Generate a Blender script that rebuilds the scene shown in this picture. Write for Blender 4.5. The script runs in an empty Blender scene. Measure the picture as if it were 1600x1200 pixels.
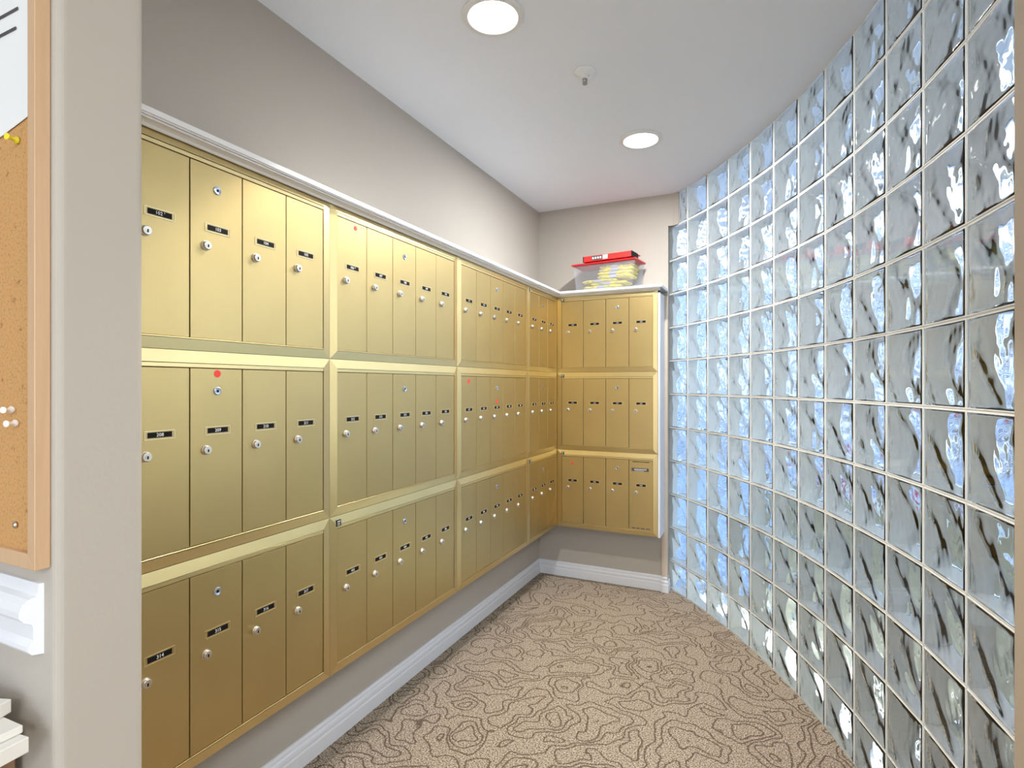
import bpy, bmesh, math, random
from mathutils import Vector, Matrix
C = bpy.context.scene.collection
PI = math.pi
random.seed(7)
HC, CEIL = 1.245, 2.40

# ---------------------------------------------------------------- camera
cam_d = bpy.data.cameras.new('camera')
cam = bpy.data.objects.new('camera', cam_d); C.objects.link(cam)
cam_d.sensor_width = 36.0
cam_d.lens = 857.0 / 1600.0 * 36.0
cam_d.shift_y = 2.0 / 1600.0
cam_d.clip_start = 0.02
cam.location = (0, 0, HC)
cam.rotation_euler = (PI/2, 0, math.atan(400/857.0))
bpy.context.scene.camera = cam

# ---------------------------------------------------------------- world, view
sc = bpy.context.scene
sc.view_settings.view_transform = 'Standard'
sc.view_settings.look = 'None'
sc.view_settings.gamma = 1.0
sc.view_settings.use_curve_mapping = False
sc.view_settings.exposure = 0.08
sc.cycles.max_bounces = 14
sc.cycles.diffuse_bounces = 5
sc.cycles.glossy_bounces = 4
sc.cycles.transmission_bounces = 12
sc.cycles.transparent_max_bounces = 12
sc.cycles.sample_clamp_indirect = 6.0

w = bpy.data.worlds.new('sky'); sc.world = w; w.use_nodes = True
nt = w.node_tree; nt.nodes.clear()
tc = nt.nodes.new('ShaderNodeTexCoord'); sx = nt.nodes.new('ShaderNodeSeparateXYZ')
cr = nt.nodes.new('ShaderNodeValToRGB'); bg = nt.nodes.new('ShaderNodeBackground'); wo = nt.nodes.new('ShaderNodeOutputWorld')
nt.links.new(tc.outputs['Generated'], sx.inputs[0]); nt.links.new(sx.outputs['Z'], cr.inputs[0])
nt.links.new(cr.outputs[0], bg.inputs[0]); nt.links.new(bg.outputs[0], wo.inputs[0])
cr.color_ramp.elements[0].position = 0.0; cr.color_ramp.elements[0].color = (0.86, 0.93, 1.0, 1)
cr.color_ramp.elements[1].position = 0.75; cr.color_ramp.elements[1].color = (0.30, 0.50, 0.85, 1)
bg.inputs[1].default_value = 4.6

LAMPS = dict(down=26.0, down_hidden=62.0, panel=47.0)

# ---------------------------------------------------------------- materials
def lin(r, g, b):
    f = lambda v: (v/255/12.92) if v/255 <= 0.04045 else ((v/255+0.055)/1.055)**2.4
    return (f(r), f(g), f(b), 1)
class N:
    def __init__(s, name):
        s.m = bpy.data.materials.new(name); s.m.use_nodes = True; s.t = s.m.node_tree
        s.b = s.t.nodes['Principled BSDF']; s.o = s.t.nodes['Material Output']
    def n(s, typ, **kw):
        x = s.t.nodes.new(typ)
        for k, v in kw.items(): setattr(x, k, v)
        return x
    def l(s, a, b): s.t.links.new(a, b)
    def math(s, op, a, b=None, c=None):
        x = s.n('ShaderNodeMath', operation=op)
        for i, v in enumerate((a, b, c)):
            if v is None: continue
            if isinstance(v, (int, float)): x.inputs[i].default_value = v
            else: s.l(v, x.inputs[i])
        return x.outputs[0]
    def noise(s, scale, detail=2, rough=.5, dist=0, vec=None):
        x = s.n('ShaderNodeTexNoise'); x.inputs['Scale'].default_value = scale
        x.inputs['Detail'].default_value = detail; x.inputs['Roughness'].default_value = rough
        x.inputs['Distortion'].default_value = dist
        if vec is None: vec = s.pos()
        s.l(vec, x.inputs['Vector']); return x.outputs['Fac']
    def pos(s, scale=None):
        g = s.n('ShaderNodeNewGeometry')
        if scale is None: return g.outputs['Position']
        m = s.n('ShaderNodeMapping'); m.inputs['Scale'].default_value = scale
        s.l(g.outputs['Position'], m.inputs['Vector']); return m.outputs[0]
    def mix(s, f, a, b):
        x = s.n('ShaderNodeMix', data_type='RGBA')
        if isinstance(f, (int, float)): x.inputs[0].default_value = f
        else: s.l(f, x.inputs[0])
        for i, v in ((6, a), (7, b)):
            if isinstance(v, tuple): x.inputs[i].default_value = v
            else: s.l(v, x.inputs[i])
        return x.outputs[2]
    def bump(s, h, strength, dist=.001):
        x = s.n('ShaderNodeBump'); x.inputs['Strength'].default_value = strength
        x.inputs['Distance'].default_value = dist; s.l(h, x.inputs['Height']); s.l(x.outputs[0], s.b.inputs['Normal'])
    def col(s, v):
        if isinstance(v, tuple): s.b.inputs['Base Color'].default_value = v
        else: s.l(v, s.b.inputs['Base Color'])
    def rough(s, v): s.b.inputs['Roughness'].default_value = v
M = {}
def paint(name, c, rough=.75, bump=.25, var=.04):
    a = N(name); n1 = a.noise(3, 3)
    c2 = tuple(v*(1-var*2.2) for v in c[:3]) + (1,)
    a.col(a.mix(n1, c, c2)); a.rough(rough)
    if bump: a.bump(a.noise(140, 3), bump, .0006)
    M[name] = a.m; return a
paint('wall_paint', (.46, .42, .365, 1), .8, .35, .02)
paint('ceiling_paint', (.82, .855, .91, 1), .9, .4, .01)
paint('trim_paint', (.76, .77, .80, 1), .38, .0, .01)
paint('shelf_paint', (.82, .82, .82, 1), .35, 0, .01)
paint('plastic_white', (.75, .75, .74, 1), .4, 0, .01)
paint('lit_warm_paint', (.47, .385, .29, 1), .8, .3, .02)  # wall paint with warm lobby light put into its colour
paint('lit_warm_trim', (.62, .52, .42, 1), .6, .2, .02)  # lighter warm tone: downlight glow put into the strip's colour
def plain(name, c, rough=.5, metal=0, **kw):
    a = N(name); a.b.inputs['Base Color'].default_value = tuple(c[:3]) + (1,); a.rough(rough)
    a.b.inputs['Metallic'].default_value = metal
    nn = a.noise(60, 2); mr = a.n('ShaderNodeMapRange'); a.l(nn, mr.inputs[0])
    mr.inputs[3].default_value = max(.02, rough-.06); mr.inputs[4].default_value = min(1, rough+.06)
    a.l(mr.outputs[0], a.b.inputs['Roughness'])
    for k, v in kw.items(): a.b.inputs[k].default_value = v
    M[name] = a.m; return a
# brushed gold anodised metal: vertical grain on doors, horizontal grain on rails
def brass(name, c, rough, scale):
    a = N(name)
    g = a.noise(1.0, 3, .6, 0, a.pos(scale)); s = a.noise(5, 3)
    a.col(a.mix(s, c, tuple(v*.86 for v in c[:3]) + (1,)))
    a.b.inputs['Metallic'].default_value = 1
    mr = a.n('ShaderNodeMapRange'); a.l(g, mr.inputs[0]); mr.inputs[3].default_value = rough-.05; mr.inputs[4].default_value = rough+.07
    a.l(mr.outputs[0], a.b.inputs['Roughness']); a.bump(g, .12, .0003); M[name] = a.m
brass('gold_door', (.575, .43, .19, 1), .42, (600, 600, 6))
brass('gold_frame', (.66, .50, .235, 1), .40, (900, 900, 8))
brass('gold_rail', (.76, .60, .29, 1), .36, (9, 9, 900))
plain('dark_gap', (.02, .014, .006), .8)
plain('chrome', (.62, .57, .49), .34, 1)
plain('steel_blue', (.45, .50, .60), .3, 1)
plain('black_plastic', (.008, .008, .009), .6, 0, **{'Specular IOR Level': .12})
plain('card_white', (.78, .76, .70), .6)
plain('digit_white', (.85, .85, .85), .6)
plain('holder_metal', (.80, .68, .44), .3, 1)
plain('red_dot', (.80, .045, .035), .55)
plain('nickel_dark', (.10, .10, .11), .4, .6)
plain('oak_frame', (.62, .40, .215), .5)
plain('red_plastic', (.62, .012, .02), .35)
plain('yellow_cloth', (.78, .66, .04), .8)
plain('grey_cloth', (.23, .24, .26), .8)
plain('binder_red', (.62, .03, .025), .4)
plain('pin_white', (.82, .78, .72), .35)
plain('pin_yellow', (.8, .7, .03), .35)
plain('paper', (.80, .80, .79), .7)
plain('sprinkler_metal', (.45, .45, .46), .35, .8)
plain('mortar', (.66, .65, .60), .7)
plain('block_side', (.93, .945, .93), .5)
plain('concrete', (.42, .42, .40), .9)
a = N('wet_paving'); v_ = a.n('ShaderNodeTexVoronoi'); v_.inputs['Scale'].default_value = 9; a.l(a.pos(), v_.inputs['Vector'])
a.col(a.mix(a.math('GREATER_THAN', a.noise(4, 4, .7), .56), a.mix(v_.outputs['Distance'], (.10, .15, .24, 1), (.30, .36, .44, 1)), (.66, .70, .76, 1))); a.rough(.5); M['wet_paving'] = a.m
plain('planter_stucco', (.58, .60, .49), .9)
plain('siding_blue', (.15, .24, .36), .7)
plain('siding_white', (.75, .76, .78), .6)
plain('leaf', (.10, .17, .07), .6)
plain('flower_red', (.65, .03, .05), .6)
plain('table_wood', (.30, .19, .11), .5)
# oak with grain
a = N('oak_grain'); g = a.noise(1, 4, .6, 1.2, a.pos((60, 60, 4)))
a.col(a.mix(g, (.66, .45, .27, 1), (.52, .33, .19, 1))); a.rough(.45); M['oak_grain'] = a.m
# cork
a = N('cork'); v1 = a.noise(260, 4, .7); v2 = a.noise(55, 3, .6)
r1 = a.n('ShaderNodeValToRGB'); a.l(v1, r1.inputs[0]); r1.color_ramp.elements[0].position = .33; r1.color_ramp.elements[0].color = (.38, .20, .07, 1)
r1.color_ramp.elements[1].position = .5; r1.color_ramp.elements[1].color = (.58, .315, .115, 1)
r2 = a.n('ShaderNodeValToRGB'); a.l(v2, r2.inputs[0]); r2.color_ramp.elements[0].position = .27; r2.color_ramp.elements[0].color = (.5, .4, .3, 1)
r2.color_ramp.elements[1].position = .36; r2.color_ramp.elements[1].color = (1, 1, 1, 1)
mm = a.n('ShaderNodeMix', data_type='RGBA', blend_type='MULTIPLY'); mm.inputs[0].default_value = 1
a.l(r1.outputs[0], mm.inputs[6]); a.l(r2.outputs[0], mm.inputs[7]); a.col(mm.outputs[2]); a.rough(.9); a.bump(v1, .5, .001); M['cork'] = a.m
# carpet: looped squiggle lines in a speckled beige pile
a = N('carpet')
def field(dx, dy):
    sh = a.n('ShaderNodeVectorMath', operation='ADD'); a.l(a.pos(), sh.inputs[0]); sh.inputs[1].default_value = (dx, dy, 0)
    wob = a.n('ShaderNodeTexNoise'); wob.inputs['Scale'].default_value = 14; wob.inputs['Detail'].default_value = 0; a.l(sh.outputs[0], wob.inputs['Vector'])
    vm = a.n('ShaderNodeVectorMath', operation='MULTIPLY_ADD'); a.l(wob.outputs['Color'], vm.inputs[0]); vm.inputs[1].default_value = (.085, .085, 0); a.l(sh.outputs[0], vm.inputs[2])
    return a.math('MULTIPLY', a.noise(6.6, 0, .5, 0, vm.outputs[0]), 8.5)
EPS = .004
f0 = field(0, 0); gx = a.math('SUBTRACT', field(EPS, 0), f0); gy = a.math('SUBTRACT', field(0, EPS), f0)
g_ = a.math('DIVIDE', a.math('SQRT', a.math('ADD', a.math('MULTIPLY', gx, gx), a.math('MULTIPLY', gy, gy))), EPS)
g_ = a.math('MAXIMUM', g_, 12.0)
dist = a.math('DIVIDE', a.math('ABSOLUTE', a.math('SUBTRACT', a.math('FRACT', f0), .5)), g_)
tuft = a.noise(190, 2, .8); tuft2 = a.noise(160, 1, .5)
wd_ = a.math('MULTIPLY_ADD', tuft2, .010, -.0022)      # pile-broken line half width in metres
line = a.n('ShaderNodeMapRange', interpolation_type='SMOOTHSTEP'); a.l(a.math('SUBTRACT', dist, wd_), line.inputs[0])
line.inputs[1].default_value = -.0014; line.inputs[2].default_value = .0012; line.inputs[3].default_value = 1; line.inputs[4].default_value = 0
sp = a.n('ShaderNodeValToRGB'); a.l(tuft, sp.inputs[0])
sp.color_ramp.elements[0].position = .40; sp.color_ramp.elements[0].color = (.11, .08, .055, 1)
sp.color_ramp.elements[1].position = .60; sp.color_ramp.elements[1].color = (.60, .495, .38, 1)
a.col(a.mix(a.math('MULTIPLY', line.outputs[0], .92), sp.outputs[0], (.13, .09, .06, 1))); a.rough(1.0)
a.b.inputs['Specular IOR Level'].default_value = .05
a.bump(a.math('SUBTRACT', tuft, line.outputs[0]), .7, .003); M['carpet'] = a.m
# glass
def glassm(name, c, rough, ior=1.5):
    a = N(name); a.t.nodes.remove(a.b); g = a.n('ShaderNodeBsdfGlass'); g.inputs['Color'].default_value = c
    g.inputs['Roughness'].default_value = rough; g.inputs['IOR'].default_value = ior; a.l(g.outputs[0], a.o.inputs['Surface']); M[name] = a.m
glassm('block_glass', (.985, .995, .988, 1), 0.0, 1.5)
# thin clear plastic tub
a = N('tub_plastic'); a.b.inputs['Base Color'].default_value = (.92, .93, .95, 1); a.rough(.12)
tr = a.n('ShaderNodeBsdfTransparent'); tr.inputs[0].default_value = (.93, .94, .96, 1); mx = a.n('ShaderNodeMixShader'); mx.inputs[0].default_value = .09
a.l(tr.outputs[0], mx.inputs[1]); a.l(a.b.outputs[0], mx.inputs[2]); a.l(mx.outputs[0], a.o.inputs['Surface']); M['tub_plastic'] = a.m
a = N('lens_glow'); a.b.inputs['Base Color'].default_value = (1, 1, 1, 1); a.b.inputs['Emission Color'].default_value = (1, .97, .93, 1); a.b.inputs['Emission Strength'].default_value = 6; M['lens_glow'] = a.m

# ---------------------------------------------------------------- mesh helpers
def new_bm(): return bmesh.new()
def box(bm, x0, x1, y0, y1, z0, z1, bev=0, seg=1, mi=0):
    b2 = bmesh.new(); bmesh.ops.create_cube(b2, size=1)
    for v in b2.verts:
        v.co = Vector(((x0+x1)/2 + v.co.x*(x1-x0), (y0+y1)/2 + v.co.y*(y1-y0), (z0+z1)/2 + v.co.z*(z1-z0)))
    if bev: bmesh.ops.bevel(b2, geom=b2.edges[:], offset=bev, segments=seg, affect='EDGES', profile=.5)
    join(bm, b2, mi); return bm
def join(bm, b2, mi=None, mat=None):
    vs = {v: bm.verts.new(mat @ v.co if mat else v.co) for v in b2.verts}
    for f in b2.faces:
        try:
            nf = bm.faces.new([vs[v] for v in f.verts]); nf.material_index = f.material_index if mi is None else mi; nf.smooth = f.smooth
        except ValueError: pass
    b2.free()
def prism(bm, pts, z0, z1, mi=0):
    n = len(pts); a_ = [bm.verts.new((x, y, z0)) for x, y in pts]; b_ = [bm.verts.new((x, y, z1)) for x, y in pts]
    bm.faces.new(a_[::-1]).material_index = mi; bm.faces.new(b_).material_index = mi
    for i in range(n):
        bm.faces.new((a_[i], a_[(i+1) % n], b_[(i+1) % n], b_[i])).material_index = mi
def extrude_profile(bm, prof, p0, p1, nrm, m0=0.0, m1=0.0):
    # prof: (depth along nrm, z); p0,p1 plan points; m0/m1: plan mitre (shift along the run per unit depth)
    d = (Vector(p1) - Vector(p0)).normalized(); nrm = Vector(nrm)
    A = []; B = []
    for dep, z in prof:
        q0 = Vector(p0) + nrm*dep + d*(m0*dep); q1 = Vector(p1) + nrm*dep - d*(m1*dep)
        A.append(bm.verts.new((q0.x, q0.y, z))); B.append(bm.verts.new((q1.x, q1.y, z)))
    n = len(prof)
    for i in range(n): bm.faces.new((A[i], B[i], B[(i+1) % n], A[(i+1) % n]))
    bm.faces.new(A); bm.faces.new(B[::-1])
def lathe(bm, prof, seg=24, axis='z', mi=0, smooth=True, mat=None, cap=True):
    rings = []
    for r, h in prof:
        rg = []
        for k in range(seg):
            t = 2*PI*k/seg; x, y = r*math.cos(t), r*math.sin(t)
            p = Vector((x, y, h)) if axis == 'z' else Vector((x, -h, y))
            if mat: p = mat @ p
            rg.append(bm.verts.new(p))
        rings.append(rg)
    for i in range(len(rings)-1):
        for k in range(seg):
            f = bm.faces.new((rings[i][k], rings[i][(k+1) % seg], rings[i+1][(k+1) % seg], rings[i+1][k])); f.smooth = smooth and abs(prof[i+1][1]-prof[i][1]) > .6*abs(prof[i+1][0]-prof[i][0]); f.material_index = mi
    for rg, (r_, h_) in ((rings[0], prof[0]), (rings[-1], prof[-1])):
        if not cap or r_ < 1e-6: continue
        try:
            f = bm.faces.new(rg); f.material_index = mi
        except ValueError: pass
def mesh(name, bm, mats):
    bmesh.ops.recalc_face_normals(bm, faces=bm.faces[:])
    me = bpy.data.meshes.new(name); bm.to_mesh(me); bm.free()
    for m in (mats if isinstance(mats, (list, tuple)) else [mats]): me.materials.append(M[m])
    return me
def obj(name, me, parent=None, loc=(0, 0, 0), rotz=0):
    o = bpy.data.objects.new(name, me); C.objects.link(o); o.location = loc; o.rotation_euler = (0, 0, rotz)
    if parent is not None: o.parent = parent
    return o
def part(name, bm, mats, parent=None, loc=(0, 0, 0), rotz=0): return obj(name, mesh(name, bm, mats), parent, loc, rotz)
def tag(o, label=None, cat=None, group=None, kind=None):
    for k, v in (('label', label), ('category', cat), ('group', group), ('kind', kind)):
        if v: o[k] = v
    return o
def thing(name, label, cat, loc=(0, 0, 0), rotz=0, group=None):
    return tag(obj(name, None, None, loc, rotz), label, cat, group)
def struct(name, bm, mats, label=None, cat=None):
    return tag(part(name, bm, mats), label, cat, None, 'structure')

# ---------------------------------------------------------------- plan constants
XL, YB = -1.388, 3.40           # left wall, back wall
XF, YF = -1.20, 3.236           # faces of the mailbox banks
PX, PY0, PY1 = -.845, .3985, .512   # partition end and its two faces
GP = [(-0.560, 3.469), (-0.426, 3.319), (-0.301, 3.162), (-0.185, 2.999), (-0.078, 2.829), (0.020, 2.654), (0.108, 2.474),
      (0.186, 2.289), (0.253, 2.100), (0.310, 1.908), (0.357, 1.713), (0.393, 1.516), (0.418, 1.317), (0.432, 1.118)]

# ---------------------------------------------------------------- room shell
bm = new_bm(); pts = [(-3.3, -3.3), (2.6, -3.3), (2.6, 1.2), (.45, 1.2)] + [(x+.01, y) for x, y in GP[::-1][1:]] + [(-.56, 3.52), (-3.3, 3.52)]
prism(bm, pts, -.06, 0.0); struct('floor', bm, 'carpet', 'beige looped-pattern carpet with dark squiggle lines', 'floor')
bm = new_bm(); prism(bm, [(-3.42, -3.42), (2.72, -3.42), (2.72, 1.27), (1.2, 1.27)] + [(x+.75, y+.30) for x, y in GP[::-1][2:]] + [(.0, 4.1), (-3.42, 4.1)], CEIL, CEIL+.12); struct('ceiling', bm, 'ceiling_paint', 'plain light grey painted ceiling', 'ceiling')
bm = new_bm(); box(bm, XL-.12, XL, PY1-.02, YB+.12, 0, CEIL); struct('wall_left', bm, 'wall_paint', 'greige wall behind the long mailbox bank', 'wall')
bm = new_bm(); prism(bm, [(XL-.12, YB), (-.5455, YB), (-.553, 3.455), (-.500, 3.530), (XL-.12, 3.530)], 0, 2.207)
prism(bm, [(XL-.12, YB), (-.5187, YB), (-.483, 3.383), (-.425, 3.45), (-.50, 3.530), (XL-.12, 3.530)], 2.207, CEIL)
struct('wall_back', bm, 'wall_paint', 'greige end wall beside the glass block curve', 'wall')
# partition with rounded end carrying the corkboard
r = .0125; pp = [(-3.3, PY0)]
for k in range(7): t = -PI/2 + PI/2*k/6; pp.append((PX-r + r*math.cos(t), PY0+r + r*math.sin(t)))
for k in range(7): t = PI/2*k/6; pp.append((PX-r + r*math.cos(t), PY1-r + r*math.sin(t)))
pp.append((-3.3, PY1)); bm = new_bm(); prism(bm, pp, 0, CEIL)
o = struct('wall_front', bm, 'wall_paint', 'greige partition wall end with rounded corners beside the corkboard', 'wall')
# right hand pier at the near end of the glass blocks and the lobby walls behind the camera
r = .012; x0, y1 = .396, 1.268; pp = [(2.6, 1.12), (x0, 1.12)]
for k in range(6): t = PI - PI/2*k/5; pp.append((x0+r + r*math.cos(t), y1-r + r*math.sin(t)))
pp.append((2.6, y1)); bm = new_bm(); prism(bm, pp, 0, CEIL)
struct('wall_pier', bm, 'lit_warm_paint', 'wall edge with painted warm light closing the right end of the glass blocks', 'wall')
bm = new_bm(); box(bm, -3.42, -3.3, -3.3, PY1, 0, CEIL); struct('wall_lobby_left', bm, 'wall_paint')
bm = new_bm(); box(bm, 2.6, 2.72, -3.3, 1.268, 0, CEIL); struct('wall_lobby_right', bm, 'wall_paint')
bm = new_bm(); box(bm, -3.3, -2.2, -3.42, -3.3, 0, CEIL); box(bm, 1.7, 2.6, -3.42, -3.3, 0, CEIL); box(bm, -2.2, 1.7, -3.42, -3.3, 0, .3); box(bm, -2.2, 1.7, -3.42, -3.3, 2.2, CEIL)
struct('wall_lobby_entrance', bm, 'wall_paint')
# baseboards
BP = [(0, 0), (.0160, 0), (.0160, .046), (.0135, .048), (.0125, .052), (.0135, .055), (.0150, .058), (.0150, .064), (.0090, .067), (.0065, .071), (.0065, .075), (.0085, .078), (.0085, .084), (.0055, .089), (0, .090)]
bm = new_bm(); extrude_profile(bm, BP, (XL, PY1), (XL, YB), (1, 0), 0, 1); struct('baseboard_left', bm, 'trim_paint', 'white moulded baseboard under the long mailbox bank', 'baseboard')
bm = new_bm(); extrude_profile(bm, BP, (XL, YB), (-.584, YB), (0, -1), 1, 0)
extrude_profile(bm, BP, (-.584, 3.384), (-.556, 3.384), (0, -1), 0, -1); extrude_profile(bm, BP, (-.556, 3.384), (-.556, 3.44), (1, 0), -1, 0)
struct('baseboard_back', bm, 'trim_paint', 'white moulded baseboard on the end wall', 'baseboard')
bm = new_bm(); box(bm, -.583, -.547, 3.384, 3.3995, 0, 1.783, .0015, 1); struct('trim_4', bm, 'lit_warm_trim', 'narrow corner strip with painted downlight glow beside the first glass blocks', 'trim')
# chair rail on the partition
CP = [(0, .982), (.005, .982), (.0065, .966), (.014, .963), (.020, .957), (.023, .948), (.023, .940), (.018, .933), (.012, .930), (.0105, .927), (.0095, .908),
      (.012, .904), (.0145, .900), (.0145, .894), (.011, .889), (0, .888)]
bm = new_bm(); extrude_profile(bm, CP, (-3.3, PY0), (-.874, PY0), (0, -1), 0, .45)
struct('trim_1', bm, 'trim_paint', 'white chair rail moulding below the corkboard', 'moulding')

# ---------------------------------------------------------------- glass block wall
BW, BT = .2006, .080
def pane(bm, wd, ht, yo, yi, seed, flip):
    # solid pane: outer face (yo) softly pillowed, inner face (yi) moulded with the wave pattern
    n = 32; rnd = random.Random(seed); ph = [rnd.uniform(0, 6.28) for _ in range(6)]
    k1, k2, k3 = (.0017, .0013, .0012) if flip else (.0014, .0010, .0002)
    def wave(u, v):
        if flip: u = 1-u
        a_ = math.sin(6.28*(1.15*u + .55*v) + 1.5*math.sin(6.28*(.75*v + .2*u) + ph[0]) + ph[1])
        b_ = math.sin(6.28*(-.75*u + 1.25*v) + 1.3*math.sin(6.28*(.9*u) + ph[2]) + ph[3])
        c_ = math.sin(6.28*(4.3*u - 2.0*v) + 1.6*a_ + ph[4])*math.sin(6.28*(1.5*u+3.1*v)+1.2*b_+ph[5])
        e = min(1, min(u, 1-u, v, 1-v)/.07)
        return (k1*a_ + k2*b_*abs(a_) + k3*c_)*e
    G = []
    for side in (0, 1):
        rows = []
        for j in range(n+1):
            rw = []
            for i in range(n+1):
                u, v = i/n, j/n
                ed = min(1, min(u, 1-u, v, 1-v)/.045)
                if side == 0:
                    y = yo + (1-ed)**2*.0010*(1 if yi > yo else -1)
                else: y = yi + wave(u, v)
                rw.append(bm.verts.new((u*wd, y, v*ht)))
            rows.append(rw)
        G.append(rows)
    for s_, rows in enumerate(G):
        for j in range(n):
            for i in range(n):
                q = (rows[j][i], rows[j][i+1], rows[j+1][i+1], rows[j+1][i]); f = bm.faces.new(q if s_ == 0 else q[::-1]); f.smooth = True
    for i in range(n):
        for ed in ((G[0][0][i], G[0][0][i+1], G[1][0][i+1], G[1][0][i]), (G[0][n][i+1], G[0][n][i], G[1][n][i], G[1][n][i+1]),
                   (G[0][i+1][0], G[0][i][0], G[1][i][0], G[1][i+1][0]), (G[0][i][n], G[0][i+1][n], G[1][i+1][n], G[1][i][n])):
            bm.faces.new(ed)
def block_mesh(seed, ht, wd=BW-.0045):
    bm = new_bm(); t = .0028
    pane_bm = new_bm(); pane(pane_bm, wd-2*t+.0006, ht-2*t+.0006, .001, .010, seed, False)
    bmesh.ops.recalc_face_normals(pane_bm, faces=pane_bm.faces[:]); join(bm, pane_bm, 0, Matrix.Translation((t-.0003, 0, t-.0003)))
    pane_bm = new_bm(); pane(pane_bm, wd-2*t+.0006, ht-2*t+.0006, BT-.001, BT-.010, seed+50, True)
    bmesh.ops.recalc_face_normals(pane_bm, faces=pane_bm.faces[:]); join(bm, pane_bm, 0, Matrix.Translation((t-.0003, 0, t-.0003)))
    for a_ in ((0, t, 0, ht), (wd-t, wd, 0, ht), (t, wd-t, 0, t), (t, wd-t, ht-t, ht)):
        box(bm, a_[0], a_[1], .0022, BT-.0022, a_[2], a_[3], 0, 1, 1)
    me = bpy.data.meshes.new('glass_block'); bm.to_mesh(me); bm.free()
    me.materials.append(M['block_glass']); me.materials.append(M['block_side']); return me
variants = [block_mesh(s, .2032-.0045) for s in (3, 11, 19)]
wr = tag(obj('wall_right', None), 'curved wall of wavy clear glass blocks in pale mortar', 'wall', None, 'structure')
ZL = [0.0] + [.175 + .2032*k for k in range(11)] + [CEIL]
mort = new_bm()
for i in range(len(GP)-1):
    a_, b_ = Vector(GP[i]), Vector(GP[i+1]); d = b_-a_; L = d.length; ang = math.atan2(d.y, d.x); k_ = 0
    # local +x runs along the wall towards the camera, local +y points outside (left-hand normal)
    for j in range(len(ZL)-1):
        z0, z1 = ZL[j], ZL[j+1]; hh = z1-z0
        x_off, sxx = .00225, (L-.0045)/(BW-.0045)
        if i == 0 and j == len(ZL)-2: x_off, sxx = L*.60, (L*.40-.003)/(BW-.0045)
        o = obj('glass_block', variants[(i*2+j*3+random.randint(0, 1)) % 3], wr)
        o.location = (a_.x + d.x/L*x_off, a_.y + d.y/L*x_off, z0+.00225); o.rotation_euler = (0, 0, ang)
        o.scale = (sxx, 1, (hh-.0045)/(.2032-.0045))
        if random.random() < .45 and not (i == 0):
            # the same block set upside down
            o.rotation_euler = (0, PI, ang); o.location = (a_.x + d.x/L*(L-.00225), a_.y + d.y/L*(L-.00225), z1-.00225)
    mt = Matrix.Translation((a_.x, a_.y, 0)) @ Matrix.Rotation(ang, 4, 'Z')
    for z in ZL[1:-1]:
        b2 = new_bm(); box(b2, 0, L, .004, BT-.004, z-.0027, z+.0027); join(mort, b2, 0, mt)
    b2 = new_bm(); box(b2, -.0027, .0027, .004, BT-.004, 0, CEIL if i else 2.207); join(mort, b2, 0, mt)
part('mortar', mort, 'mortar', wr)

# ---------------------------------------------------------------- exterior seen through the blocks
bm = new_bm(); box(bm, -8, 14, 3.6, 20, -.12, -.02); box(bm, .46, 14, 1.27, 3.6, -.12, -.02); struct('floor_outside', bm, 'wet_paving')
bm = new_bm(); prism(bm, [(.62, 2.55), (.80, 2.65), (1.05, 2.0), (1.2, 1.28), (.98, 1.28), (.86, 1.95)], -.02, .80)
prism(bm, [(-.02, 3.30), (.12, 3.42), (.80, 2.65), (.62, 2.55)], -.02, .72)
struct('trim_2', bm, 'planter_stucco', 'olive grey planter wall blurred behind the lower glass blocks', 'planter wall')
a = N('lap_siding'); sz = a.n('ShaderNodeSeparateXYZ'); a.l(a.pos(), sz.inputs[0])
st = a.math('GREATER_THAN', a.math('FRACT', a.math('MULTIPLY', sz.outputs['Z'], 4.5)), .62)
a.col(a.mix(st, a.mix(a.noise(1.2, 2), (.09, .15, .25, 1), (.20, .28, .40, 1)), (.70, .74, .80, 1))); a.rough(.6); M['lap_siding'] = a.m
bm = new_bm(); box(bm, -7, 9, 9.0, 9.3, -.02, 3.3)
for k in range(15): box(bm, -7, 9, 8.975, 9.0, .22*k+.03, .22*k+.21)
struct('wall_neighbour', bm, 'lap_siding', 'blue-grey sided building blurred beyond the glass blocks', 'wall')
for k in range(5):
    bm = new_bm(); box(bm, -5.6+2.6*k, -4.5+2.6*k, 8.93, 8.98, .95, 2.1); struct('window_%d' % (k+1), bm, 'siding_white')
t = thing('flowering_plant', 'red flowering plant blurred behind the glass blocks', 'plant', (.62, 4.1, -.02))
bm = new_bm(); lathe(bm, [(.0, .0), (.13, .0), (.17, .30), (.18, .30), (.18, .33), (.0, .33)], 18); part('pot', bm, 'siding_white', t)
bm = new_bm(); rr = random.Random(4)
for k in range(60):
    th, el = rr.uniform(0, 6.28), rr.uniform(-.3, 1.4); R_ = .2*rr.uniform(.6, 1); c_ = Vector((R_*math.cos(th)*math.cos(el), R_*math.sin(th)*math.cos(el), .5 + R_*math.sin(el)))
    u_ = Vector((rr.uniform(-1, 1), rr.uniform(-1, 1), rr.uniform(-.5, 1))).normalized()*.06; v_ = u_.cross(Vector((.3, .5, 1))).normalized()*.022
    bm.faces.new([bm.verts.new(c_-u_), bm.verts.new(c_+v_), bm.verts.new(c_+u_), bm.verts.new(c_-v_)])
lathe(bm, [(.012, .3), (.010, .55)], 8); tag(part('foliage', bm, 'leaf', t), None, None, None, 'stuff')
bm = new_bm()
for k in range(26):
    th, el = rr.uniform(0, 6.28), rr.uniform(-.2, 1.5); R_ = .23; c_ = Vector((R_*math.cos(th)*math.cos(el), R_*math.sin(th)*math.cos(el), .52 + R_*math.sin(el)))
    b2 = new_bm(); bmesh.ops.create_icosphere(b2, subdivisions=1, radius=.045); join(bm, b2, 0, Matrix.Translation(c_))
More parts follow.
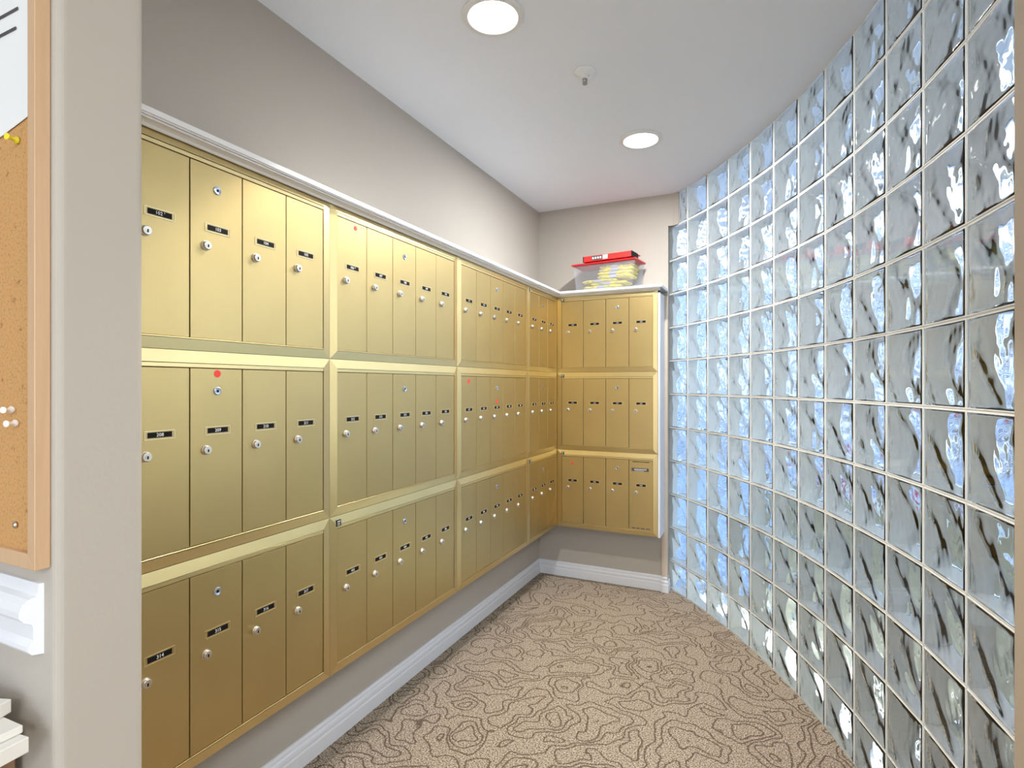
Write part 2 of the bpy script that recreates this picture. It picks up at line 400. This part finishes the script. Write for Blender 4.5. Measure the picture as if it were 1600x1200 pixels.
tag(part('flower', bm, 'flower_red', t), None, None, None, 'stuff')

# ---------------------------------------------------------------- mailboxes
UH = .48; FB = .0285     # unit height, frame border
cache = {}
def text_mesh(s, size, mat, ext=.0002):
    key = (s, size, mat)
    if key in cache: return cache[key]
    cu = bpy.data.curves.new('t', 'FONT'); cu.body = s; cu.size = size; cu.align_x = 'CENTER'; cu.align_y = 'CENTER'; cu.extrude = ext; cu.resolution_u = 2
    o = bpy.data.objects.new('t', cu); C.objects.link(o); dg = bpy.context.evaluated_depsgraph_get()
    me = bpy.data.meshes.new_from_object(o.evaluated_get(dg)); bpy.data.objects.remove(o); bpy.data.curves.remove(cu)
    me.transform(Matrix.Rotation(PI/2, 4, 'X')); me.materials.clear(); me.materials.append(M[mat]); me.name = 'number'
    cache[key] = me; return me
def cached(key, fn):
    if key not in cache: cache[key] = fn()
    return cache[key]
def m_frame(Wd, side, lb, rb):
    # one side pair of the mitred, outward-sloping frame. local: x along, z up, -y towards the room
    bm = new_bm(); yin, yout, yb = -.005, -.001, .012
    outer = [(0.0006, .0006), (Wd-.0006, .0006), (Wd-.0006, UH-.0006), (.0006, UH-.0006)]
    inner = [(lb, FB-.003), (Wd-rb, FB-.003), (Wd-rb, UH-FB), (lb, UH-FB)]
    for k in (side,):
        a_, b_ = outer[k], outer[(k+1) % 4]; c_, d_ = inner[(k+1) % 4], inner[k]
        vs = [bm.verts.new((p[0], y, p[1])) for p, y in ((a_, yout), (b_, yout), (c_, yin), (d_, yin))]
        vb = [bm.verts.new((p[0], yb, p[1])) for p in (a_, b_, c_, d_)]
        bm.faces.new(vs); bm.faces.new(vb[::-1])
        for q in range(4): bm.faces.new((vs[q], vs[(q+1) % 4], vb[(q+1) % 4], vb[q]))
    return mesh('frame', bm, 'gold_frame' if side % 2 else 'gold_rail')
def m_body(Wd, depth):
    bm = new_bm(); box(bm, .002, Wd-.002, .0125, depth, .002, UH-.002); return mesh('body', bm, 'dark_gap')
def m_door(pw, dh):
    bm = new_bm(); box(bm, .0012, pw-.0012, -.0035, .010, 0, dh, .0008, 1); return mesh('door', bm, 'gold_door')
def m_lock():
    bm = new_bm(); lathe(bm, [(0, 0), (.0115, 0), (.0115, .002), (.0100, .0025), (.0100, .0075), (.0088, .009), (0, .009)], 20, 'y', 0)
    lathe(bm, [(0, .0088), (.0052, .0088), (.0052, .0096), (0, .0096)], 14, 'y', 1)
    box(bm, -.0015, .0015, -.0102, -.0094, -.0045, .0022, 0, 1, 2)
    return mesh('lock', bm, ['chrome', 'chrome', 'black_plastic'])
def m_master():
    bm = new_bm(); lathe(bm, [(0, 0), (.0098, 0), (.0098, .0018), (.0082, .0026), (.0045, .0016), (0, .0016)], 20, 'y', 0)
    lathe(bm, [(0, .0018), (.0033, .0018), (.0033, .0022), (0, .0022)], 12, 'y', 1)
    return mesh('master_lock', bm, ['steel_blue', 'black_plastic'])
def m_holder():
    bm = new_bm(); wx, wz, t = .033, .0095, .0010
    for a_ in ((-wx, wx, wz-t, wz), (-wx, wx, -wz, -wz+t), (-wx, -wx+t, -wz, wz), (wx-t, wx, -wz, wz)):
        box(bm, a_[0], a_[1], -.0012, 0, a_[2], a_[3], 0, 1, 0)
    box(bm, -wx+t, wx-t, -.0004, 0, -wz+t, wz-t, 0, 1, 1)
    return mesh('name_holder', bm, ['holder_metal', 'gold_door'])
def m_insert():
    bm = new_bm(); box(bm, -.0265, .0265, -.0011, -.0004, -.0058, .0062); return mesh('name_insert', bm, 'black_plastic')
def m_toprail(Wi):
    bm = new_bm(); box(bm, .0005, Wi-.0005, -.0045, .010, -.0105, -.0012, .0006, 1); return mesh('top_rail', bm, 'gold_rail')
def m_lip(Wi):
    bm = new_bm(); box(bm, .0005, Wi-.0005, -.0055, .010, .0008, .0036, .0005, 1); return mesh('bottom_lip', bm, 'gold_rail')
def m_tag():
    bm = new_bm(); box(bm, 0, .020, -.0016, .002, 0, .019, .0004, 1, 0); box(bm, .003, .017, -.0019, -.0014, .0135, .0160, 0, 1, 1)
    for k in range(3): box(bm, .003, .015, -.0019, -.0014, .003+.0033*k, .0040+.0033*k, 0, 1, 1)
    return mesh('maker_tag', bm, ['black_plastic', 'siding_white'])
def m_sticker(r_):
    bm = new_bm(); lathe(bm, [(0, 0), (r_, 0), (r_, .0005), (0, .0005)], 18, 'y'); return mesh('sticker', bm, 'red_dot')
def unit(loc, rotz, nums, pw, lb, rb, depth, label, key_at, stickers=(), maker=False, extra=None):
    n = len(nums); Wi = n*pw; Wd = Wi+lb+rb
    t = thing('mailbox_unit', label, 'mailbox', loc, rotz, 'gold mailbox units')
    obj('body', cached(('b', Wd, depth), lambda: m_body(Wd, depth)), t)
    for q in range(4):
        obj('frame_stile' if q % 2 else 'frame_rail', cached(('f', q, Wd, lb, rb), lambda: m_frame(Wd, q, lb, rb)), t)
    obj('top_rail', cached(('tr', Wi), lambda: m_toprail(Wi)), t, (lb, 0, UH-FB))
    obj('bottom_lip', cached(('bl', Wi), lambda: m_lip(Wi)), t, (lb, 0, FB-.003))
    z0 = FB+.0016; dh = UH-FB-.0120 - z0
    for k, s in enumerate(nums):
        d = obj('door', cached(('d', pw), lambda: m_door(pw, dh)), t, (lb+k*pw, 0, z0))
        obj('name_holder', cached('h', m_holder), d, (pw*.5+.001, -.0035, .2925-z0))
        obj('name_insert', cached('i', m_insert), d, (pw*.5+.001, -.0035, .2925-z0))
        obj('number', text_mesh(s, .0108, 'digit_white'), d, (pw*.5+.001, -.0049, .2925-z0))
        obj('lock', cached('l', m_lock), d, (pw*.285, -.0035, .248-z0))
        if k == key_at: obj('master_lock', cached('m', m_master), d, (pw*.5, -.0035, .386-z0))
        for (kk, fx, zz, r_) in stickers:
            if kk == k: obj('sticker', cached(('s', r_), lambda: m_sticker(r_)), d, (pw*fx, -.0036, zz-z0))
        if extra and k == n-1: extra(d, pw, z0, dh)
    if maker: tag(obj('maker_tag', cached('tag', m_tag), t, (lb-.004, -.0045, UH-FB-(.013 if loc[2] > 1.3 else .004))), 'small black maker tag')
    return t
def outgoing(d, pw, z0, dh):
    bm = new_bm(); box(bm, -.050, .050, -.0006, .001, -.0018, .0018); part('mail_slot', bm, 'black_plastic', d, (pw*.5, -.0036, .430-z0))
    bm = new_bm(); box(bm, -.050, .050, -.0006, .001, -.0095, .0095, 0, 1, 0)
    for k in range(9): box(bm, -.034+.0080*k, -.028+.0080*k, -.0010, -.0005, -.0015+(k % 2)*.001, .0045, 0, 1, 1)
    for k in range(7): box(bm, -.030+.0080*k, -.025+.0080*k, -.0010, -.0005, -.0075, -.0045, 0, 1, 1)
    part('notice_plate', bm, ['nickel_dark', 'siding_white'], d, (pw*.47, -.0036, .384-z0))
    bm = new_bm()
    for x0_, x1_ in ((-.055, -.037), (-.030, -.010), (-.002, .018), (.026, .050)): box(bm, x0_, x1_, -.0005, .001, -.0028, .0028, 0, 1, 0)
    part('printed_strip', bm, 'nickel_dark', d, (pw*.52, -.0036, .010))
DW = .1384; colY = [.5185, 1.267, 2.0155, 2.764]; rowZ = [1.325, .845, .365]
rown = ['top', 'middle', 'bottom']
coln = ['nearest the partition', 'second column from partition', 'third column from partition', 'narrow corner column']
NUM = {(0, 0): range(101, 106), (0, 1): range(207, 212), (0, 2): range(313, 318), (1, 0): range(106, 111), (1, 1): range(212, 217), (1, 2): range(402, 407),
       (2, 0): range(111, 116), (2, 1): range(217, 222), (2, 2): range(407, 412), (3, 0): range(116, 119), (3, 1): range(222, 225), (3, 2): range(412, 415)}
ST = {(0, 1): ((2, .5, .4276, .0088),), (1, 0): ((0, .6, .422, .0075),), (2, 1): ((0, .5, .418, .010), (2, .5, .322, .010)), (2, 0): ((2, .68, .437, .003),)}
extra_txt = {(0, 1): ', red dot above its third lock', (1, 0): ', red dot on its first door', (2, 1): ', two red dots on its doors'}
for c in range(4):
    for r_ in range(3):
        n = 3 if c == 3 else 5
        lab = 'gold %s-door mailbox unit, %s row, %s%s' % ({3: 'three', 5: 'five'}[n], rown[r_], coln[c], extra_txt.get((c, r_), ''))
        nm = [str(v) for v in NUM[(c, r_)]]
        if (c, r_) == (1, 0): nm[0] = '106 *'
        if (c, r_) == (0, 0): nm[1] = "102 '"
        unit((XF, colY[c], rowZ[r_]), PI/2, nm, DW, FB, FB, XF-XL-.001, lab, {5: 2, 3: 1}[n], ST.get((c, r_), ()), (c, r_) in ((1, 2), (3, 0), (3, 2)))
BDW = .1402
for r_, nums, st in ((0, (119, 120, 121, 122), ((2, .93, .436, .0035),)), (1, (225, 226, 227, 228), ()), (2, (415, 416, 417, 418), ((0, .5, .398, .008),))):
    lab = 'gold four-door mailbox unit on end wall, %s' % ('top row under the shelf', 'middle row', 'bottom row, with mail slot')[r_]
    unit((XF+.002, YF, rowZ[r_]), 0, [str(v) for v in nums], BDW, .032, .0265, YB-YF-.001, lab, 2, st, True, outgoing if r_ == 2 else None)
XE = XF+.002+4*BDW+.0585
bm = new_bm(); box(bm, XE+.001, XE+.014, YF-.002, YB-.001, rowZ[2]-.004, 1.7835, .001, 1)
tag(part('side_panel', bm, 'trim_paint'), 'white painted end panel on the right side of the short mailbox bank', 'panel')

# shelf on top of the banks with a cove moulding below it
t = thing('shelf', 'long white L-shaped shelf capping both mailbox banks', 'shelf', (XL, YB, 1.806))
def rel(pts): return [(x-XL, y-YB) for x, y in pts]
bm = new_bm(); prism(bm, rel([(XL+.001, PY1+.001), (XF+.036, PY1+.001), (XF+.036, YF-.036), (-.548, YF-.036), (-.548, YB-.001), (XL+.001, YB-.001)]), .002, .0195)
bmesh.ops.recalc_face_normals(bm, faces=bm.faces[:])
bmesh.ops.bevel(bm, geom=[e for e in bm.edges if abs(e.verts[0].co.z-e.verts[1].co.z) < 1e-5], offset=.0035, segments=2, affect='EDGES')
part('shelf_board', bm, 'shelf_paint', t)
KP = [(.0055, .0015), (.028, .0015), (.028, -.0025), (.020, -.0045), (.013, -.0075), (.011, -.0105), (.0085, -.0125), (.0055, -.0125)]
bm = new_bm(); extrude_profile(bm, KP, (XF-XL, PY1+.001-YB), (XF-XL, YF-YB), (1, 0), 0, 1); extrude_profile(bm, KP, (XF-XL, YF-YB), (XE+.0155-XL, YF-YB), (0, -1), 1, 0)
part('cove_moulding', bm, 'shelf_paint', t)

# ---------------------------------------------------------------- tub, cloths and binder on the shelf
TZ = 1.8257; ang = math.radians(-6.5)
ct, st_ = math.cos(ang), math.sin(ang)
TO = Vector((-.697-.395*ct, 3.178-.395*st_, TZ))     # front-left bottom corner of the tub
tub = thing('plastic_tub', 'clear plastic storage tub with red lid on the white shelf', 'storage box', TO, ang)
W_, D_, H_ = .395, .170, .150
bm = new_bm(); s0 = .018
lo = [(s0, s0*.5), (W_-s0, s0*.5), (W_-s0, D_-s0*.5), (s0, D_-s0*.5)]; hi = [(0, 0), (W_, 0), (W_, D_), (0, D_)]
def shell(bm, off, z0_, z1_):
    A = [bm.verts.new((x+off*(1 if x < W_/2 else -1), y+off*(1 if y < D_/2 else -1), z0_)) for x, y in lo]
    B = [bm.verts.new((x+off*(1 if x < W_/2 else -1), y+off*(1 if y < D_/2 else -1), z1_)) for x, y in hi]
    for i in range(4): bm.faces.new((A[i], A[(i+1) % 4], B[(i+1) % 4], B[i]))
    bm.faces.new(A); return A, B
A0, B0 = shell(bm, 0, 0, H_); A1, B1 = shell(bm, .0015, .0015, H_)
for i in range(4): bm.faces.new((B0[i], B0[(i+1) % 4], B1[(i+1) % 4], B1[i]))
part('tub_body', bm, 'tub_plastic', tub)
bm = new_bm(); box(bm, -.008, W_+.008, -.008, D_+.006, H_+.0002, H_+.010, .003, 2); box(bm, .02, W_-.02, .015, D_-.02, H_+.008, H_+.016, .003, 2)
part('lid', bm, 'red_plastic', tub)
# folded hi-vis cloths: rounded folded slabs with a grey band
def cloth(w0, w1, z, th, dep, label):
    g = thing('folded_cloth', label, 'cloth', tub.matrix_world @ Vector((0, 0, 0)), 0, 'folded yellow cloths in the tub')
    g.location = TO + Vector(((w0)*ct - .024*st_, (w0)*st_ + .024*ct, z)); g.rotation_euler = (0, 0, ang)
    L_ = w1-w0
    bm = new_bm(); rr = random.Random(int(z*1e4)); n = 14
    prof = []
    for k in range(9):
        t_ = PI*k/8; prof.append((th/2*math.sin(t_), th/2-th/2*math.cos(t_)))
    rows = []
    for k in range(n+1):
        x = L_*k/n; e = min(1, min(k, n-k)/1.6+.35); row = []
        wob_ = .0015*math.sin(k*1.3+z*90)
        for dy, dz in prof: row.append(bm.verts.new((x, -dy*.9*e+.006, th/2+(dz-th/2)*e+wob_)))
        row.append(bm.verts.new((x, dep, th/2+th/2*e+wob_))); row.append(bm.verts.new((x, dep, th/2-th/2*e+wob_))); rows.append(row)
    m_ = len(rows[0])
    for k in range(n):
        for q in range(m_):
            f = bm.faces.new((rows[k][q], rows[k+1][q], rows[k+1][(q+1) % m_], rows[k][(q+1) % m_])); f.smooth = q < 8
            f.material_index = 1 if (q in (3, 4) and k not in (0, n-1)) and rr.random() < .5 else 0
    bm.faces.new(rows[0]); bm.faces.new(rows[-1][::-1])
    part('cloth', bm, ['yellow_cloth', 'grey_cloth'], g)
    bm = new_bm(); x0_ = L_*.36
    box(bm, x0_, x0_+L_*.22, -.0045, .02, .001, th-.001, .001, 1); tag(part('reflective_band', bm, 'siding_grey' if 'siding_grey' in M else 'nickel_dark', g), 'grey reflective band')
plain('siding_grey', (.42, .43, .46), .4)
hts = [(.060, .300, .006, .017, 'lowest'), (.105, .330, .025, .015, 'second lowest'), (.050, .270, .042, .017, 'middle left-shifted'), (.150, .360, .061, .020, 'fourth from the bottom'),
       (.150, .365, .083, .017, 'fifth from the bottom'), (.160, .372, .102, .018, 'second from top'), (.165, .370, .122, .019, 'topmost')]
for w0, w1, z, th, nm in hts: cloth(w0, w1, z, th, .115, '%s folded yellow and grey safety cloth inside the clear tub' % nm)
bt = thing('ring_binder', 'flat red ring binder lying on the tub lid', 'binder', TO + Vector((.072*ct, .072*st_, H_+.0165)), ang + math.radians(-1))
bm = new_bm(); box(bm, 0, .305, -.002, .150, 0, .0035, .001, 1); box(bm, 0, .305, -.002, .150, .0305, .034, .001, 1); box(bm, .002, .303, -.006, -.002, .0005, .0335, .0012, 2)
part('cover', bm, 'binder_red', bt)
bm = new_bm(); box(bm, .008, .297, .004, .140, .005, .029); part('paper_block', bm, 'paper', bt)
bm = new_bm(); box(bm, -.003, .002, -.007, .1, 0, .034, .001, 1); box(bm, .303, .308, -.007, .1, 0, .034, .001, 1); tag(part('edge_cap', bm, 'black_plastic', bt), 'black edge caps')
bm = new_bm(); box(bm, .055, .125, -.0072, -.0058, .006, .030, 0, 1, 0); box(bm, .127, .158, -.0072, -.0058, .006, .030, 0, 1, 1)
for k in range(4): box(bm, .060+.016*k, .070+.016*k, -.0078, -.0070, .012, .024, 0, 1, 1)
tag(part('spine_label', bm, ['nickel_dark', 'paper'], bt), 'dark and white spine label')

# ---------------------------------------------------------------- corkboard and what is pinned on it
CB = thing('corkboard', 'oak framed corkboard on the partition wall at left', 'corkboard', (-1.70, PY0-.0005, 1.005))
YFc = .381-PY0; x1 = -.857+1.70; fw = .0195; hB = 1.25
bm = new_bm(); box(bm, .02, x1-.012, YFc*.55, 0, .012, hB-.012); part('cork_panel', bm, 'cork', CB)
def frame_piece(a_, b_, c_, d_):
    bm = new_bm(); vf = [bm.verts.new((p[0], YFc if i < 2 else YFc+.0008, p[1])) for i, p in enumerate((a_, b_, c_, d_))]; vb = [bm.verts.new((p[0], 0, p[1])) for p in (a_, b_, c_, d_)]
    bm.faces.new(vf); bm.faces.new(vb[::-1])
    for q in range(4): bm.faces.new((vf[q], vf[(q+1) % 4], vb[(q+1) % 4], vb[q]))
    bmesh.ops.bevel(bm, geom=bm.edges[:], offset=.0007, segments=1, affect='EDGES'); part('frame_side', bm, 'oak_grain', CB)
O_ = [(0, 0), (x1, 0), (x1, hB), (0, hB)]; I_ = [(fw, fw), (x1-fw, fw), (x1-fw, hB-fw), (fw, hB-fw)]
for k in range(4): frame_piece(O_[k], O_[(k+1) % 4], I_[(k+1) % 4], I_[k])
YC = PY0 + YFc*.55 - .0012     # front of the cork
bm = new_bm(); vs = [(-1.12, 1.555), (-.8775, 1.603), (-.8775, 2.05), (-1.12, 2.05)]
prism_pts = [bm.verts.new((x, -.0004 - .004*max(0, (1.62-z)), z)) for x, z in [(x, z) for x, z in vs]]; f = bm.faces.new(prism_pts)
ret = bmesh.ops.extrude_face_region(bm, geom=[f]); bmesh.ops.translate(bm, verts=[v for v in ret['geom'] if isinstance(v, bmesh.types.BMVert)], vec=(0, -.0006, 0))
pn = tag(part('paper_sheet', bm, 'paper', None, (0, YC, 0)), 'white paper notice pinned at the top of the corkboard', 'paper')
for k, (zz, xx) in enumerate(((1.75, -.93), (1.725, -.935))):
    bm = new_bm(); box(bm, -.05, .02, -.0004, .0002, -.0018, .0018); part('printed_line', bm, 'nickel_dark', pn, (xx, -.0022, zz))
def push_pin(x, z, mat, label, tilt):
    bm = new_bm(); mt = Matrix.Rotation(math.radians(tilt), 4, 'Z')
    lathe(bm, [(.0, 0), (.0045, 0), (.0050, .0015), (.0040, .003), (.0022, .0045), (.0022, .0095), (.0038, .012), (.0044, .0138), (.0, .0142)], 14, 'y', 0, True, mt)
    lathe(bm, [(.0005, -.004), (.0005, .001)], 6, 'y', 1, True, mt)
    return tag(part('push_pin', bm, [mat, 'chrome'], None, (x, YC-.0005, z)), label, 'push pin', 'pins on the corkboard')
def at_u(u, v, Y):
    r_ = (u-800)/857.0; s, c_ = math.sin(math.atan(400/857)), math.cos(math.atan(400/857)); t_ = Y/(r_*s+c_)
    return (r_*c_-s)*t_, HC-(v-602)*t_/857
for (u, v, mt_, lb, tl) in ((20, 640, 'pin_white', 'white push pin, upper of the two close together on the corkboard', 25), (26, 661, 'pin_white', 'white push pin, lower of the two close together on the corkboard', 20),
                            (28, 220, 'pin_yellow', 'yellow push pin just below the paper notice on the corkboard', 15)):
    x, z = at_u(u, v, YC); push_pin(x, z, mt_, lb, tl)
x, z = at_u(25, 820, YC); bm = new_bm(); lathe(bm, [(0, 0), (.0048, 0), (.0042, .0018), (.002, .003), (0, .0032)], 14, 'y')
tag(part('thumb_tack', bm, 'chrome', None, (x, YC-.0003, z)), 'flat silver thumb tack low on the corkboard', 'thumb tack')

# ---------------------------------------------------------------- leaflets on a console table at the far lower left
tb = thing('console_table', 'narrow wooden console table below the chair rail, cut off at left', 'table', (-1.165, .30, 0))
bm = new_bm(); box(bm, -.28, .245, -.13, .092, .750, .775, .003, 1); part('table_top', bm, 'table_wood', tb)
for sx_ in (-.26, .225):
    for sy_ in (-.11, .075):
        bm = new_bm(); box(bm, sx_-.015, sx_+.015, sy_-.015, sy_+.015, 0, .750, .002, 1); part('leg', bm, 'table_wood', tb)
for k, (x, y, z, rt, lb) in enumerate(((-.955, .315, .7752, .10, 'bottom leaflet of the stack on the console table'), (-.975, .322, .7962, .03, 'middle leaflet of the stack on the console table'),
                                       (-.992, .300, .8072, .36, 'top leaflet of the stack at the lower left corner'))):
    bm = new_bm(); box(bm, -.105, .105, -.07, .07, 0, (.020, .010, .018)[k], .001, 1); box(bm, -.1055, -.09, -.0705, .0705, .001, (.019, .009, .017)[k])
    tag(part('leaflet', bm, 'card_white', None, (x, y-.02, z), rt), lb, 'leaflet', 'leaflets on the console table')

# ---------------------------------------------------------------- ceiling fittings
def area(name, loc, size, power, col=(.98, .98, 1), spread=PI, parent=None, shape='DISK', sy=None):
    L = bpy.data.lights.new(name, 'AREA'); L.shape = shape; L.size = size; L.energy = power; L.color = col; L.spread = spread
    if sy: L.size_y = sy
    o = bpy.data.objects.new(name, L); C.objects.link(o); o.location = loc
    if parent: o.parent = parent
    return o
def downlight(x, y, power, label, spot=False):
    t = thing('recessed_downlight', label, 'ceiling light', (x, y, CEIL))
    bm = new_bm(); lathe(bm, [(.078, -.0005), (.100, -.0005), (.0995, -.003), (.092, -.0065), (.080, -.0075), (.078, -.006), (.078, -.0005)], 48, cap=False)
    part('trim_ring', bm, 'plastic_white', t)
    bm = new_bm(); lathe(bm, [(0, -.0008), (.079, -.0008), (.079, -.0025), (.04, -.0040), (0, -.0045)], 48); part('lens', bm, 'lens_glow', t)
    if spot:      # a deeper, narrower reflector than its neighbour
        L = bpy.data.lights.new('lamp', 'SPOT'); L.energy = power; L.color = (1, .97, .93); L.spot_size = math.radians(102); L.spot_blend = .25; L.shadow_soft_size = .022
        o = bpy.data.objects.new('lamp', L); C.objects.link(o); o.parent = t; o.location = (0, 0, -.03)
    else: area('lamp', (0, 0, -.0062), .075, power, parent=t)
downlight(-.542, 2.591, LAMPS['down'], 'round recessed downlight glowing white in the ceiling')
downlight(-.78, 1.53, LAMPS['down_hidden'], 'round recessed downlight above the upper edge of the photo', True)
for x, y, lb in ((1.15, .05, 'nearer'), (1.0, -1.7, 'farther')):  # unseen panels added beside the camera as soft fill light
    t = thing('fill_panel_light', 'unseen fill panel added on the lobby ceiling, %s of the two beside the camera' % lb, 'ceiling light', (x, y, CEIL), 0, 'added lobby fill panels')
    bm = new_bm(); box(bm, -.31, .31, -.31, .31, -.012, -.0005, .002, 1); part('frame', bm, 'plastic_white', t)
    area('lamp', (0, 0, -.0135), .58, LAMPS['panel'], col=(.95, .98, 1), parent=t, shape='SQUARE')
t = thing('sprinkler_head', 'small white sprinkler head hanging from the ceiling', 'sprinkler', (-.611, 1.944, CEIL))
bm = new_bm(); lathe(bm, [(0, -.0005), (.040, -.0005), (.0405, -.002), (.037, -.006), (.022, -.016), (.018, -.018), (0, -.018)], 32); part('escutcheon', bm, 'plastic_white', t)
bm = new_bm(); lathe(bm, [(0, -.017), (.0165, -.017), (.0165, -.024), (.012, -.027), (0, -.027)], 24); part('collar', bm, 'plastic_white', t)
bm = new_bm(); lathe(bm, [(0, -.026), (.0075, -.026), (.006, -.034), (.0075, -.040), (0, -.040)], 14)
for s in (-1, 1): box(bm, s*.0075-.0012, s*.0075+.0012, -.0015, .0015, -.044, -.027)
lathe(bm, [(0, -.0435), (.0095, -.0435), (.0095, -.046), (0, -.046)], 16); part('nozzle', bm, 'sprinkler_metal', t)
